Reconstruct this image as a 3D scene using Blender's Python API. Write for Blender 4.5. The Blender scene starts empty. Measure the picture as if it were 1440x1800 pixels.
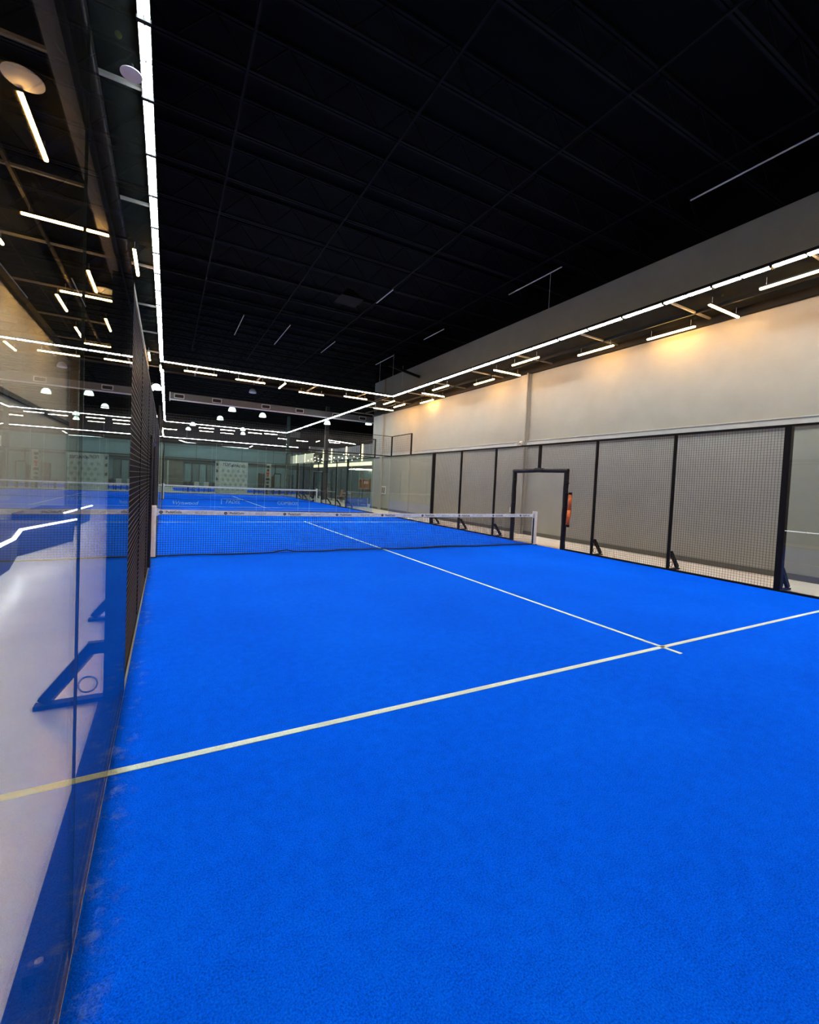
import bpy, math, random
from mathutils import Matrix, Vector
random.seed(7)
col = bpy.context.scene.collection
scene = bpy.context.scene

# ------------------------------------------------------------------ helpers
class MB:
    def __init__(s): s.v = []; s.f = []; s.mi = []
    def face(s, pts, m=0):
        b = len(s.v); s.v += [tuple(p) for p in pts]; s.f.append(tuple(range(b, b+len(pts)))); s.mi.append(m); return s
    def hexa(s, p, m=0):
        b = len(s.v); s.v += [tuple(q) for q in p]
        for f in ((0,3,2,1),(4,5,6,7),(0,1,5,4),(1,2,6,5),(2,3,7,6),(3,0,4,7)):
            s.f.append(tuple(b+i for i in f)); s.mi.append(m)
        return s
    def box(s, x0, x1, y0, y1, z0, z1, m=0):
        return s.hexa([(x0,y0,z0),(x1,y0,z0),(x1,y1,z0),(x0,y1,z0),(x0,y0,z1),(x1,y0,z1),(x1,y1,z1),(x0,y1,z1)], m)
    def bar(s, a, b, w, h=None, up=(0,0,1), m=0):
        h = w if h is None else h
        a = Vector(a); b = Vector(b); d = (b-a).normalized(); u = Vector(up)
        if abs(d.dot(u)) > .99: u = Vector((0,1,0))
        r = d.cross(u).normalized()*w/2; q = r.cross(d).normalized()*h/2
        return s.hexa([a-r-q, a+r-q, b+r-q, b-r-q, a-r+q, a+r+q, b+r+q, b-r+q], m)
    def tube(s, a, b, r, n=10, r2=None, m=0, cap=True):
        r2 = r if r2 is None else r2
        a = Vector(a); b = Vector(b); d = (b-a).normalized(); u = Vector((0,0,1))
        if abs(d.dot(u)) > .99: u = Vector((0,1,0))
        x = d.cross(u).normalized(); y = x.cross(d).normalized(); k = len(s.v)
        for c, rr in ((a, r), (b, r2)):
            for i in range(n):
                t = 2*math.pi*i/n; s.v.append(tuple(c + x*math.cos(t)*rr + y*math.sin(t)*rr))
        for i in range(n):
            j = (i+1) % n; s.f.append((k+i, k+j, k+n+j, k+n+i)); s.mi.append(m)
        if cap:
            s.f.append(tuple(k+i for i in reversed(range(n)))); s.mi.append(m)
            s.f.append(tuple(k+n+i for i in range(n))); s.mi.append(m)
        return s
    def lathe(s, prof, c, n=20, m=0):
        k = len(s.v); cx, cy, cz = c
        for (r, z) in prof:
            for i in range(n):
                t = 2*math.pi*i/n; s.v.append((cx+r*math.cos(t), cy+r*math.sin(t), cz+z))
        for q in range(len(prof)-1):
            for i in range(n):
                j = (i+1) % n
                s.f.append((k+q*n+i, k+q*n+j, k+(q+1)*n+j, k+(q+1)*n+i)); s.mi.append(m)
        return s
    def ring(s, c, R, r, ax='y', n=24, k=6, m=0):
        b = len(s.v)
        for i in range(n):
            t = 2*math.pi*i/n
            for j in range(k):
                u = 2*math.pi*j/k; q = R + r*math.cos(u); w = r*math.sin(u)
                p = {'y': (q*math.cos(t), w, q*math.sin(t)), 'x': (w, q*math.cos(t), q*math.sin(t))}[ax]
                s.v.append((c[0]+p[0], c[1]+p[1], c[2]+p[2]))
        for i in range(n):
            for j in range(k):
                s.f.append((b+i*k+j, b+((i+1)%n)*k+j, b+((i+1)%n)*k+(j+1)%k, b+i*k+(j+1)%k)); s.mi.append(m)
        return s
    def build(s, name, mats, parent=None, loc=None, smooth=False):
        if not isinstance(mats, (list, tuple)): mats = [mats]
        o0 = Vector(loc) if loc is not None else (world_loc(parent) if parent else Vector((0,0,0)))
        me = bpy.data.meshes.new(name)
        me.from_pydata([tuple(Vector(p)-o0) for p in s.v], [], s.f)
        for m in mats: me.materials.append(m)
        if len(mats) > 1: me.polygons.foreach_set('material_index', s.mi)
        if smooth: me.polygons.foreach_set('use_smooth', [True]*len(s.f))
        me.update()
        o = bpy.data.objects.new(name, me); col.objects.link(o)
        if parent: o.parent = parent; o.location = o0 - world_loc(parent)
        else: o.location = o0
        return o

def world_loc(o):
    v = Vector(o.location)
    while o.parent: o = o.parent; v = v + Vector(o.location)
    return v

def tag(o, label=None, cat=None, group=None, kind=None):
    if label: o['label'] = label
    if cat: o['category'] = cat
    if group: o['group'] = group
    if kind: o['kind'] = kind
    return o
def thing(name, loc, label, cat, group=None):
    o = bpy.data.objects.new(name, None); col.objects.link(o); o.location = loc
    o.empty_display_size = .1
    return tag(o, label, cat, group)
def struct(name, mb, mat, label=None, smooth=False):
    o = mb.build(name, mat, smooth=smooth); o['kind'] = 'structure'
    if label: o['label'] = label
    return o
def copy_tree(o, parent=None):
    c = o.copy(); col.objects.link(c)
    c.parent = parent
    for ch in list(o.children): copy_tree(ch, c)
    return c
ORD = ['first','second','third','fourth','fifth','sixth','seventh','eighth','ninth','tenth','eleventh','twelfth','thirteenth','fourteenth','fifteenth','sixteenth','seventeenth','eighteenth','nineteenth','twentieth','twenty-first','twenty-second']

# ------------------------------------------------------------------ materials
def lin(c):
    return tuple(((v/255)/12.92 if v/255 <= .04045 else ((v/255+.055)/1.055)**2.4) for v in c)
def newmat(name):
    m = bpy.data.materials.new(name); m.use_nodes = True
    return m, m.node_tree, m.node_tree.nodes['Principled BSDF']
def noise(nt, scale, detail=4, rough=.6, co='Object', stretch=None):
    tc = nt.nodes.new('ShaderNodeTexCoord'); n = nt.nodes.new('ShaderNodeTexNoise')
    n.inputs['Scale'].default_value = scale; n.inputs['Detail'].default_value = detail; n.inputs['Roughness'].default_value = rough
    src = tc.outputs[co]
    if stretch:
        mp = nt.nodes.new('ShaderNodeMapping'); mp.inputs['Scale'].default_value = stretch
        nt.links.new(src, mp.inputs['Vector']); src = mp.outputs['Vector']
    nt.links.new(src, n.inputs['Vector']); return n
def ramp(nt, src, stops):
    r = nt.nodes.new('ShaderNodeValToRGB'); e = r.color_ramp.elements
    while len(e) > 1: e.remove(e[-1])
    e[0].position = stops[0][0]; e[0].color = (*stops[0][1], 1)
    for p, c in stops[1:]:
        x = e.new(p); x.color = (*c, 1)
    nt.links.new(src, r.inputs['Fac']); return r
def bump(nt, b, src, strength, dist=.01):
    k = nt.nodes.new('ShaderNodeBump'); k.inputs['Strength'].default_value = strength; k.inputs['Distance'].default_value = dist
    nt.links.new(src, k.inputs['Height']); nt.links.new(k.outputs['Normal'], b.inputs['Normal'])
def plain(name, c, rough=.6, metal=0, var=.12, scale=8, bmp=0, spec=.5, stretch=None):
    m, nt, b = newmat(name)
    n = noise(nt, scale, stretch=stretch)
    r = ramp(nt, n.outputs['Fac'], [(.3, tuple(v*(1-var) for v in c)), (.7, tuple(min(1, v*(1+var)) for v in c))])
    nt.links.new(r.outputs['Color'], b.inputs['Base Color'])
    b.inputs['Roughness'].default_value = rough; b.inputs['Metallic'].default_value = metal
    b.inputs['Specular IOR Level'].default_value = spec
    if bmp: bump(nt, b, n.outputs['Fac'], bmp)
    return m
def emit(name, c, strength, pattern=None):
    m, nt, b = newmat(name)
    b.inputs['Base Color'].default_value = (*c, 1)
    b.inputs['Emission Color'].default_value = (*c, 1); b.inputs['Emission Strength'].default_value = strength
    if pattern:   # row of diodes along the lens: brighter dots on a dimmer diffuser
        tc = nt.nodes.new('ShaderNodeTexCoord'); w = nt.nodes.new('ShaderNodeTexWave')
        w.inputs['Scale'].default_value = pattern; w.bands_direction = 'DIAGONAL'
        nt.links.new(tc.outputs['Object'], w.inputs['Vector'])
        mr = nt.nodes.new('ShaderNodeMapRange'); mr.inputs['To Min'].default_value = strength*.55; mr.inputs['To Max'].default_value = strength*1.45
        nt.links.new(w.outputs['Fac'], mr.inputs['Value']); nt.links.new(mr.outputs['Result'], b.inputs['Emission Strength'])
    return m

def turf_mat():
    m, nt, b = newmat('blue artificial turf')
    fine = noise(nt, 150, 3, .7); mid = noise(nt, 14, 5, .7); big = noise(nt, .7, 4, .6)
    add = nt.nodes.new('ShaderNodeMath'); add.operation = 'MULTIPLY_ADD'; add.inputs[1].default_value = .74
    nt.links.new(fine.outputs['Fac'], add.inputs[0])
    s2 = nt.nodes.new('ShaderNodeMath'); s2.operation = 'MULTIPLY_ADD'; s2.inputs[1].default_value = .15
    nt.links.new(mid.outputs['Fac'], s2.inputs[0])
    s3 = nt.nodes.new('ShaderNodeMath'); s3.operation = 'MULTIPLY'; s3.inputs[1].default_value = .11
    nt.links.new(big.outputs['Fac'], s3.inputs[0]); nt.links.new(s3.outputs[0], s2.inputs[2]); nt.links.new(s2.outputs[0], add.inputs[2])
    r = ramp(nt, add.outputs[0], [(.38, (.0002,.060,.60)), (.5, (.0003,.108,.95)), (.62, (.001,.16,1.0))])
    # sparse pale fibre tips
    tip = noise(nt, 320, 2, .5)
    tr = ramp(nt, tip.outputs['Fac'], [(.70, (0,0,0)), (.78, (.5,.5,.5))])
    mx = nt.nodes.new('ShaderNodeMix'); mx.data_type = 'RGBA'; mx.inputs['B'].default_value = (.03,.26,.97,1)
    nt.links.new(tr.outputs['Color'], mx.inputs['Factor']); nt.links.new(r.outputs['Color'], mx.inputs['A'])
    # sand and lint blown against the left edge
    tc = nt.nodes.new('ShaderNodeTexCoord'); sp = nt.nodes.new('ShaderNodeSeparateXYZ'); nt.links.new(tc.outputs['Object'], sp.inputs[0])
    ex = nt.nodes.new('ShaderNodeMapRange'); ex.inputs['From Min'].default_value = .0; ex.inputs['From Max'].default_value = .16
    ex.inputs['To Min'].default_value = 1; ex.inputs['To Max'].default_value = 0
    nt.links.new(sp.outputs['X'], ex.inputs['Value'])
    dn = noise(nt, 7.5, 7, .75); dr = ramp(nt, dn.outputs['Fac'], [(.53, (0,0,0)), (.66, (1,1,1))])
    dm = nt.nodes.new('ShaderNodeMath'); dm.operation = 'MULTIPLY'
    nt.links.new(ex.outputs['Result'], dm.inputs[0]); nt.links.new(dr.outputs['Color'], dm.inputs[1])
    d2 = nt.nodes.new('ShaderNodeMath'); d2.operation = 'MULTIPLY'; d2.inputs[1].default_value = .4; nt.links.new(dm.outputs[0], d2.inputs[0])
    m2 = nt.nodes.new('ShaderNodeMix'); m2.data_type = 'RGBA'; m2.inputs['B'].default_value = (.30,.38,.45,1)
    nt.links.new(d2.outputs[0], m2.inputs['Factor']); nt.links.new(mx.outputs['Result'], m2.inputs['A'])
    nt.links.new(m2.outputs['Result'], b.inputs['Base Color'])
    b.inputs['Roughness'].default_value = 1; b.inputs['Specular IOR Level'].default_value = .02
    bump(nt, b, add.outputs[0], .55, .012)
    return m

def glass_mat():
    m = bpy.data.materials.new('clear tempered glass'); m.use_nodes = True; nt = m.node_tree; nt.nodes.clear()
    out = nt.nodes.new('ShaderNodeOutputMaterial'); mix = nt.nodes.new('ShaderNodeMixShader')
    tr = nt.nodes.new('ShaderNodeBsdfTransparent'); gl = nt.nodes.new('ShaderNodeBsdfGlossy')
    tr.inputs['Color'].default_value = (.93,.965,.95,1); gl.inputs['Roughness'].default_value = 0; gl.inputs['Color'].default_value = (1,1,1,1)
    g = nt.nodes.new('ShaderNodeNewGeometry'); d = nt.nodes.new('ShaderNodeVectorMath'); d.operation = 'DOT_PRODUCT'
    nt.links.new(g.outputs['Normal'], d.inputs[0]); nt.links.new(g.outputs['Incoming'], d.inputs[1])
    def mth(op, a, bb=None):
        n = nt.nodes.new('ShaderNodeMath'); n.operation = op
        if hasattr(a, 'default_value'): nt.links.new(a, n.inputs[0])
        else: n.inputs[0].default_value = a
        if bb is not None:
            if hasattr(bb, 'default_value'): nt.links.new(bb, n.inputs[1])
            else: n.inputs[1].default_value = bb
        return n.outputs[0]
    # Schlick approximation of the pane's Fresnel reflectance
    a = mth('ABSOLUTE', d.outputs['Value']); i = mth('SUBTRACT', 1.0, a); p = mth('POWER', i, 5.0)
    f = mth('ADD', mth('MULTIPLY', p, .96), .04)
    nt.links.new(f, mix.inputs[0]); nt.links.new(tr.outputs[0], mix.inputs[1]); nt.links.new(gl.outputs[0], mix.inputs[2])
    nt.links.new(mix.outputs[0], out.inputs[0])
    return m

def netting_mat(name, c, open_):
    m = bpy.data.materials.new(name); m.use_nodes = True; nt = m.node_tree; nt.nodes.clear()
    out = nt.nodes.new('ShaderNodeOutputMaterial'); mix = nt.nodes.new('ShaderNodeMixShader')
    tr = nt.nodes.new('ShaderNodeBsdfTransparent'); df = nt.nodes.new('ShaderNodeBsdfDiffuse'); df.inputs['Color'].default_value = (*c, 1)
    tc = nt.nodes.new('ShaderNodeTexCoord'); n = nt.nodes.new('ShaderNodeTexNoise'); n.inputs['Scale'].default_value = 2
    nt.links.new(tc.outputs['Object'], n.inputs['Vector'])
    mr = nt.nodes.new('ShaderNodeMapRange'); mr.inputs['To Min'].default_value = 1-open_-.08; mr.inputs['To Max'].default_value = 1-open_+.08
    nt.links.new(n.outputs['Fac'], mr.inputs['Value']); nt.links.new(mr.outputs['Result'], mix.inputs[0])
    nt.links.new(tr.outputs[0], mix.inputs[1]); nt.links.new(df.outputs[0], mix.inputs[2]); nt.links.new(mix.outputs[0], out.inputs[0])
    return m

M = {}
M['turf'] = turf_mat()
M['line'] = plain('white turf line', (.66,.80,.70), .9, var=.16, scale=160, bmp=.4, spec=.1)
M['black'] = plain('black powder coated steel', (.003,.003,.0035), .6, var=.3, spec=.15)
M['wire'] = plain('black welded wire', (.013,.013,.014), .45, var=.2, spec=.5)
M['pad'] = plain('black vinyl padding', (.005,.005,.007), .55, var=.3, spec=.22, scale=14, bmp=.6)
M['glass'] = glass_mat()
M['edge'] = plain('pale green glass edge', (.42,.52,.46), .3, var=.1)
M['edgedark'] = plain('dark green glass edge', (.030,.040,.036), .2, var=.1)
M['wall'] = plain('warm grey painted wall', (.228,.230,.212), .85, var=.05, scale=1.5, bmp=.05, spec=.2)
M['trim'] = plain('light grey ledge paint', (.30,.31,.30), .6, var=.05)
M['base'] = plain('dark olive grey skirting', (.06,.06,.05), .6, var=.1)
M['teal'] = plain('teal grey painted wall', (.085,.135,.145), .8, var=.08, scale=2)
M['tealdark'] = plain('dark teal glazing', (.045,.078,.085), .25, var=.12, scale=3)
M['deck'] = plain('black painted roof deck', (.0016,.0019,.0024), .9, var=.25, scale=3, spec=.05)
M['joist'] = plain('black painted joist steel', (.0036,.004,.0055), .8, var=.2, spec=.06)
M['galv'] = plain('galvanised steel', (.55,.57,.60), .4, metal=.2, var=.1)
M['duct'] = plain('grey sheet metal duct', (.14,.155,.17), .45, metal=.4, var=.1)
M['ductlit'] = plain('duct metal in lit tone', (.75,.77,.8), .4, var=.05)  # light on the duct edges is put into this paler colour
M['beam'] = plain('grey painted steel beam', (.09,.08,.07), .6, var=.1)
M['barpipe'] = plain('light grey pipe', (.13,.128,.12), .5, var=.08)
M['white'] = plain('white padded vinyl', (.78,.80,.85), .5, var=.07, scale=14, bmp=.35)
M['whiteplain'] = plain('white enamel', (.5,.5,.48), .4, var=.04)
M['led'] = emit('cool white diode lens', (.84,.98,1.0), 100, pattern=5.5)
M['led2'] = emit('cool white diode lens far', (.90,1.0,.97), 90)
M['warm'] = emit('warm white diffuser', (1,.50,.13), 165)
M['warmfar'] = emit('warm white diffuser far', (1,.84,.62), 40)
M['dome'] = plain('white enamel dome shade', (.5,.5,.56), .5, var=.05)
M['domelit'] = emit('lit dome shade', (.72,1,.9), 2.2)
M['bulb'] = emit('warm bulb', (1,.85,.6), 7)
M['neon'] = emit('pale yellow neon', (1,.88,.55), 1.7)
M['panel'] = emit('backlit beige panel', (.85,.80,.62), .42)
M['whiteline'] = emit('white linear light', (.95,1,1), 9)
M['cloth'] = plain('white net tape cloth', (.74,.76,.82), .8, var=.22, scale=9, stretch=(1,1,3))
M['cord'] = plain('dark navy net cord', (.006,.010,.030), .8, var=.2)
M['ink'] = plain('dark navy print', (.02,.025,.04), .7)
M['inkblue'] = plain('deep blue print', (.03,.035,.16), .7)
M['inkgrey'] = plain('grey print', (.36,.38,.42), .7)
M['print'] = plain('pale frosted lettering', (.10,.24,.55), .8)
M['orange'] = plain('orange padding', (.62,.12,.015), .5, var=.25, scale=20, bmp=.3)
M['ball'] = plain('yellow green felt', (.45,.62,.10), .9, var=.3, scale=90)
M['banner'] = plain('pale grey printed fabric', (.33,.34,.31), .85, var=.25, scale=3.3)
M['roller'] = plain('brown grey roller door', (.075,.068,.055), .6, var=.1, stretch=(1,1,12))
M['wood'] = plain('warm brown wood', (.22,.09,.04), .5, var=.25, scale=6, stretch=(1,1,8))
M['bluebar'] = plain('blue vinyl banner', (.02,.075,.32), .6, var=.15)
M['red'] = plain('red vinyl', (.4,.02,.03), .5)
M['bench'] = plain('dark upholstery', (.02,.022,.03), .8)
M['net'] = netting_mat('black shade netting', (.010,.011,.010), .40)
M['dark'] = plain('matt black', (.01,.01,.012), .7)

def floor_mat():
    m, nt, b = newmat('light grey epoxy floor')
    n = noise(nt, 1.3, 5); r = ramp(nt, n.outputs['Fac'], [(.3, (.70,.68,.65)), (.7, (.80,.78,.75))])
    nt.links.new(r.outputs['Color'], b.inputs['Base Color']); b.inputs['Roughness'].default_value = .22
    w = noise(nt, 22, 4, .7); bump(nt, b, w.outputs['Fac'], .10, .01)
    return m
M['floor'] = floor_mat()

# ------------------------------------------------------------------ setting
struct('floor', MB().box(-9, 30, -4.5, 63, -.12, -.004), M['floor'])
def wall_box(name, x0, x1, y0, y1, z0, z1, m): return struct(name, MB().box(x0, x1, y0, y1, z0, z1), m)
wall_box('wall_right', 11.9, 12.2, -4.2, 26.4, 0, 8.05, M['wall'])
wall_box('wall_left', -3.5, -3.2, -4.2, 21.8, 0, 8.05, M['wall'])
wall_box('wall_back', -3.2, 11.9, -4.2, -4.0, 0, 8.05, M['wall'])
wall_box('wall_far_left', -9, -8.8, 21.8, 62, 0, 8.05, M['teal'])
wall_box('wall_near_left', -8.8, -3.5, 21.5, 21.8, 0, 8.05, M['teal'])
wall_box('wall_far_right', 29.7, 30, 26, 62, 0, 8.05, M['teal'])
wall_box('wall_near_right', 12.2, 29.7, 26.1, 26.4, 0, 8.05, M['teal'])
fw = MB().box(-8.8, 29.7, 62, 62.25, 0, 5.45)
struct('wall_far', fw, M['teal'])
struct('trim_1', MB().box(-8.8, 29.7, 62, 62.25, 5.45, 8.8), M['dark'])
struct('trim_20', MB().box(11.9, 12.2, -4.2, 26.4, 8.05, 8.8).box(-3.5, -3.2, -4.2, 21.8, 8.05, 8.8).box(-3.2, 11.9, -4.2, -4, 8.05, 8.8), M['deck'])
struct('trim_2', MB().box(-8.8, 29.7, 61.8, 62, 3.28, 3.5), M['dark'])
# ledge along the right and left walls
struct('trim_3', MB().box(11.82, 11.9, -4, 26.4, 3.27, 3.41).box(11.80, 11.9, -4, 26.4, 3.41, 3.435), M['trim'])
struct('trim_4', MB().box(-3.2, -3.12, -4, 21.8, 3.30, 3.42), M['black'])
struct('baseboard_right', MB().box(11.88, 11.9, -4, 26.4, 0, .13), M['base'])
struct('baseboard_left', MB().box(-3.2, -3.18, -4, 21.8, 0, .13), M['base'])
pl = MB().box(11.78, 11.9, 12.40, 12.86, 0, 5.9).tube((11.74,12.44,0),(11.74,12.44,5.9), .035, 10)
struct('trim_5', pl, M['wall'])
struct('trim_6', MB().box(11.80, 11.9, 24.75, 25.05, 0, 8.0), M['wall'])
struct('ceiling', MB().box(-9, 30, -4.2, 62.2, 8.78, 8.9), M['deck'])
# columns where the left wall stops
for k, yy in enumerate((21.6,)):
    struct('column', MB().box(-3.12, -2.86, yy-.3, yy, 0, 8.0).tube((-2.75,yy-.1,0),(-2.75,yy-.1,8),.05), M['beam'])
struct('column', MB().box(12.1, 12.4, 36.8, 37.1, 0, 8.0), M['dark'])
struct('column', MB().box(10.85, 11.15, 45.5, 45.8, 0, 8.0), M['tealdark'])

# open web joists under the deck
def joist_mesh(x0, x1):
    mb = MB(); zb, zt = 8.06, 8.76
    for s in (-.035, .035):
        mb.box(x0, x1, s-.022, s+.022, zb, zb+.045).box(x0, x1, s-.022, s+.022, zt-.045, zt)
    n = int((x1-x0)/.55); st = (x1-x0)/n
    for i in range(n):
        a = x0+i*st; z = (zb+.03, zt-.03) if i % 2 == 0 else (zt-.03, zb+.03)
        mb.bar((a,0,z[0]), (a+st,0,z[1]), .022)
    return mb
j1 = joist_mesh(-3.2, 11.9).build('ceiling_joist', M['joist']); j2 = None
ys = [.79+1.43*k for k in range(-3, 43)]
near_js = [y for y in ys if y < 21.4]; far_js = [y for y in ys if y >= 26.8]
mid_js = [y for y in ys if 21.4 <= y < 26.8]
for i, y in enumerate(near_js):
    o = j1 if i == 0 else j1.copy()
    if i: col.objects.link(o)
    o.location = (0, y, 0)
    tag(o, 'black open web roof joist across the near court, %s from the camera end' % ORD[i], 'roof joist', 'black open web roof joists')
j2 = joist_mesh(-8.8, 11.9).build('ceiling_joist', M['joist'])
for i, y in enumerate(mid_js):
    o = j2 if i == 0 else j2.copy()
    if i: col.objects.link(o)
    o.location = (0, y, 0)
    tag(o, 'black roof joist above the gap between the two courts, %s from the camera' % ORD[i], 'roof joist', 'black open web roof joists')
j3 = joist_mesh(-8.8, 29.7).build('ceiling_joist', M['joist'])
for i, y in enumerate(far_js):
    o = j3 if i == 0 else j3.copy()
    if i: col.objects.link(o)
    o.location = (0, y, 0)
    tag(o, 'long black roof joist deep in the hall beyond the near court', 'roof joist', 'black roof joists beyond the near court')
# bridging angles running along the hall
for i, x in enumerate((1.2, 3.9, 6.6, 9.4)):
    tag(MB().box(x-.02, x+.02, -4, 26, 8.02, 8.055).build('bridging_bar', M['joist']),
        'thin black bracing bar under the joists, %s from the left strip light' % ORD[i], 'bracing bar', 'bracing bars under the joists')

# ------------------------------------------------------------------ turf and lines
def turf(y0, y1, x0, x1, label):
    o = MB().box(x0, x1, y0, y1, -.003, 0).build('court_turf', M['turf']); return tag(o, label, 'artificial turf')
turf(-.0, 20, 0, 10.05, 'bright blue artificial turf of the near padel court')
turf(22, 42, 0, 10.05, 'blue artificial turf of the second court behind the net')
turf(48.6, 58.6, .8, 14, 'blue artificial turf of the third court before the far wall')
def line(x0, x1, y0, y1, label):
    tag(MB().box(x0, x1, y0, y1, -.001, .0035).build('court_line', M['line']), label, 'court line')
line(0, 10.03, 3.025, 3.075, 'white service line crossing the blue turf nearest the camera')
line(0, 10.03, 16.925, 16.975, 'white service line seen through the near net mesh')
line(4.975, 5.025, 2.85, 17.15, 'white centre line running under the near net')
line(0, 10.03, 25.025, 25.075, 'white service line of the second court nearest its glass')
line(0, 10.03, 38.925, 38.975, 'white service line of the second court beyond its net')
line(4.975, 5.025, 24.85, 39.15, 'white centre line of the second court')
line(2.9, 2.97, 51, 56.5, 'short white line on the third court near the far wall')

# ------------------------------------------------------------------ glass panels
def glass_panel(axis, at, a0, a1, z0, z1, label, group, edge='edge', t=.006):
    g = .003; mb = MB()
    if axis == 'x': x0, x1, y0, y1 = at-t, at+t, a0+g, a1-g
    else: x0, x1, y0, y1 = a0+g, a1-g, at-t, at+t
    b = len(mb.v)
    mb.v += [(x0,y0,z0),(x1,y0,z0),(x1,y1,z0),(x0,y1,z0),(x0,y0,z1),(x1,y0,z1),(x1,y1,z1),(x0,y1,z1)]
    for f, ax in (((0,3,2,1),'z'),((4,5,6,7),'z'),((0,1,5,4),'y'),((1,2,6,5),'x'),((2,3,7,6),'y'),((3,0,4,7),'x')):
        mb.f.append(f); mb.mi.append(0 if ax == axis else 1)
    return tag(mb.build('glass_screen', [M['glass'], M[edge]], loc=(at if axis=='x' else (a0+a1)/2, at if axis=='y' else (a0+a1)/2, z0)), label, 'glass screen', group)
ZB = .035
for (a0, a1, w) in ((0, 2, 'nearest the camera'), (2, 4, 'beside the left mesh fence')):
    glass_panel('x', 0, a0, a1, ZB, 2.985, 'tall clear glass panel of the left wall, %s' % w, 'clear glass panels of the left wall', 'edgedark', .004)
for (a0, a1, w) in ((16, 18, 'next to the last mesh bay'), (18, 20, 'at the far corner')):
    glass_panel('x', 0, a0, a1, ZB, 2.985, 'far left side glass panel, %s' % w, 'clear glass panels at the far end of the left wall')
    glass_panel('x', 10.06, a0, a1, ZB, 2.985, 'far right side glass panel, %s' % w, 'clear glass panels at the far right end')
for (a0, a1, w) in ((0, 2, 'cut off by the frame'), (2, 4, 'beside the thick black post')):
    glass_panel('x', 10.06, a0, a1, ZB, 2.985, 'clear glass panel at the near right edge, %s' % w, 'clear glass panels at the near right edge')
for yy, nm in ((20.03, 'near court back wall'), (21.97, 'second court front wall'), (42.03, 'second court back wall')):
    for k in range(5):
        a0, a1 = 2*k, 2*k+2 if k < 4 else 10.05
        glass_panel('y', yy, a0, a1, ZB, 2.985, 'clear glass panel of the %s, %s from the left' % (nm, ORD[k]), 'clear glass panels of the %s' % nm)
for s, xx in (('left', 0), ('right', 10.06)):
    for (a0, a1, w) in ((22, 24, 'first'), (24, 26, 'second'), (38, 40, 'third'), (40, 42, 'fourth')):
        glass_panel('x', xx, a0, a1, ZB, 2.985, 'clear glass panel in the %s side of the second court, %s from the front' % (s, w), 'side glass panels of the second court')

# ------------------------------------------------------------------ mesh fences
_mesh_cache = {}
def wire_panel(parent, xf, a0, a1, z0, z1, fine=True, axis='x'):
    """welded 50 mm mesh, between a0 and a1 along the fence"""
    key = (round(a1-a0, 3), round(z1-z0, 3), fine, axis)
    st = .05 if fine else .1; w = .0042 if fine else .006
    if key not in _mesh_cache:
        mb = MB(); n = int(round((a1-a0)/st)); L = a1-a0; H = z1-z0
        for i in range(n+1):
            a = i*L/n
            if axis == 'x': mb.box(-w/2, w/2, a-w/2, a+w/2, 0, H)
            else: mb.box(a-w/2, a+w/2, -w/2, w/2, 0, H)
        n = int(round(H/st))
        for i in range(n+1):
            z = i*H/n
            if axis == 'x': mb.box(w/2, w*1.5, 0, L, z-w/2, z+w/2)
            else: mb.box(0, L, w/2, w*1.5, z-w/2, z+w/2)
        me = bpy.data.meshes.new('mesh_panel'); me.from_pydata(mb.v, [], mb.f); me.materials.append(M['wire']); me.update()
        _mesh_cache[key] = me
    o = bpy.data.objects.new('mesh_panel', _mesh_cache[key]); col.objects.link(o); o.parent = parent
    o.location = Vector((xf, a0, z0) if axis == 'x' else (a0, xf, z0)) - world_loc(parent)
    return o
def foot_bracket(parent, x, y, s):
    mb = MB(); w = .05
    mb.bar((x+s*.03, y, .38), (x+s*.13, y, .38), w, .08)
    mb.bar((x+s*.10, y, .385), (x+s*.37, y, .04), .08, w, up=(0,1,0))
    mb.box(min(x+s*.03, x+s*.42), max(x+s*.03, x+s*.42), y-.035, y+.035, 0, .03)
    b = mb.build('foot_bracket', M['black'], parent)
    MB().ring((x+s*.125, y, .12), .055, .006, 'y').build('ball_emblem', M['black'], b)
    return b
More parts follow.
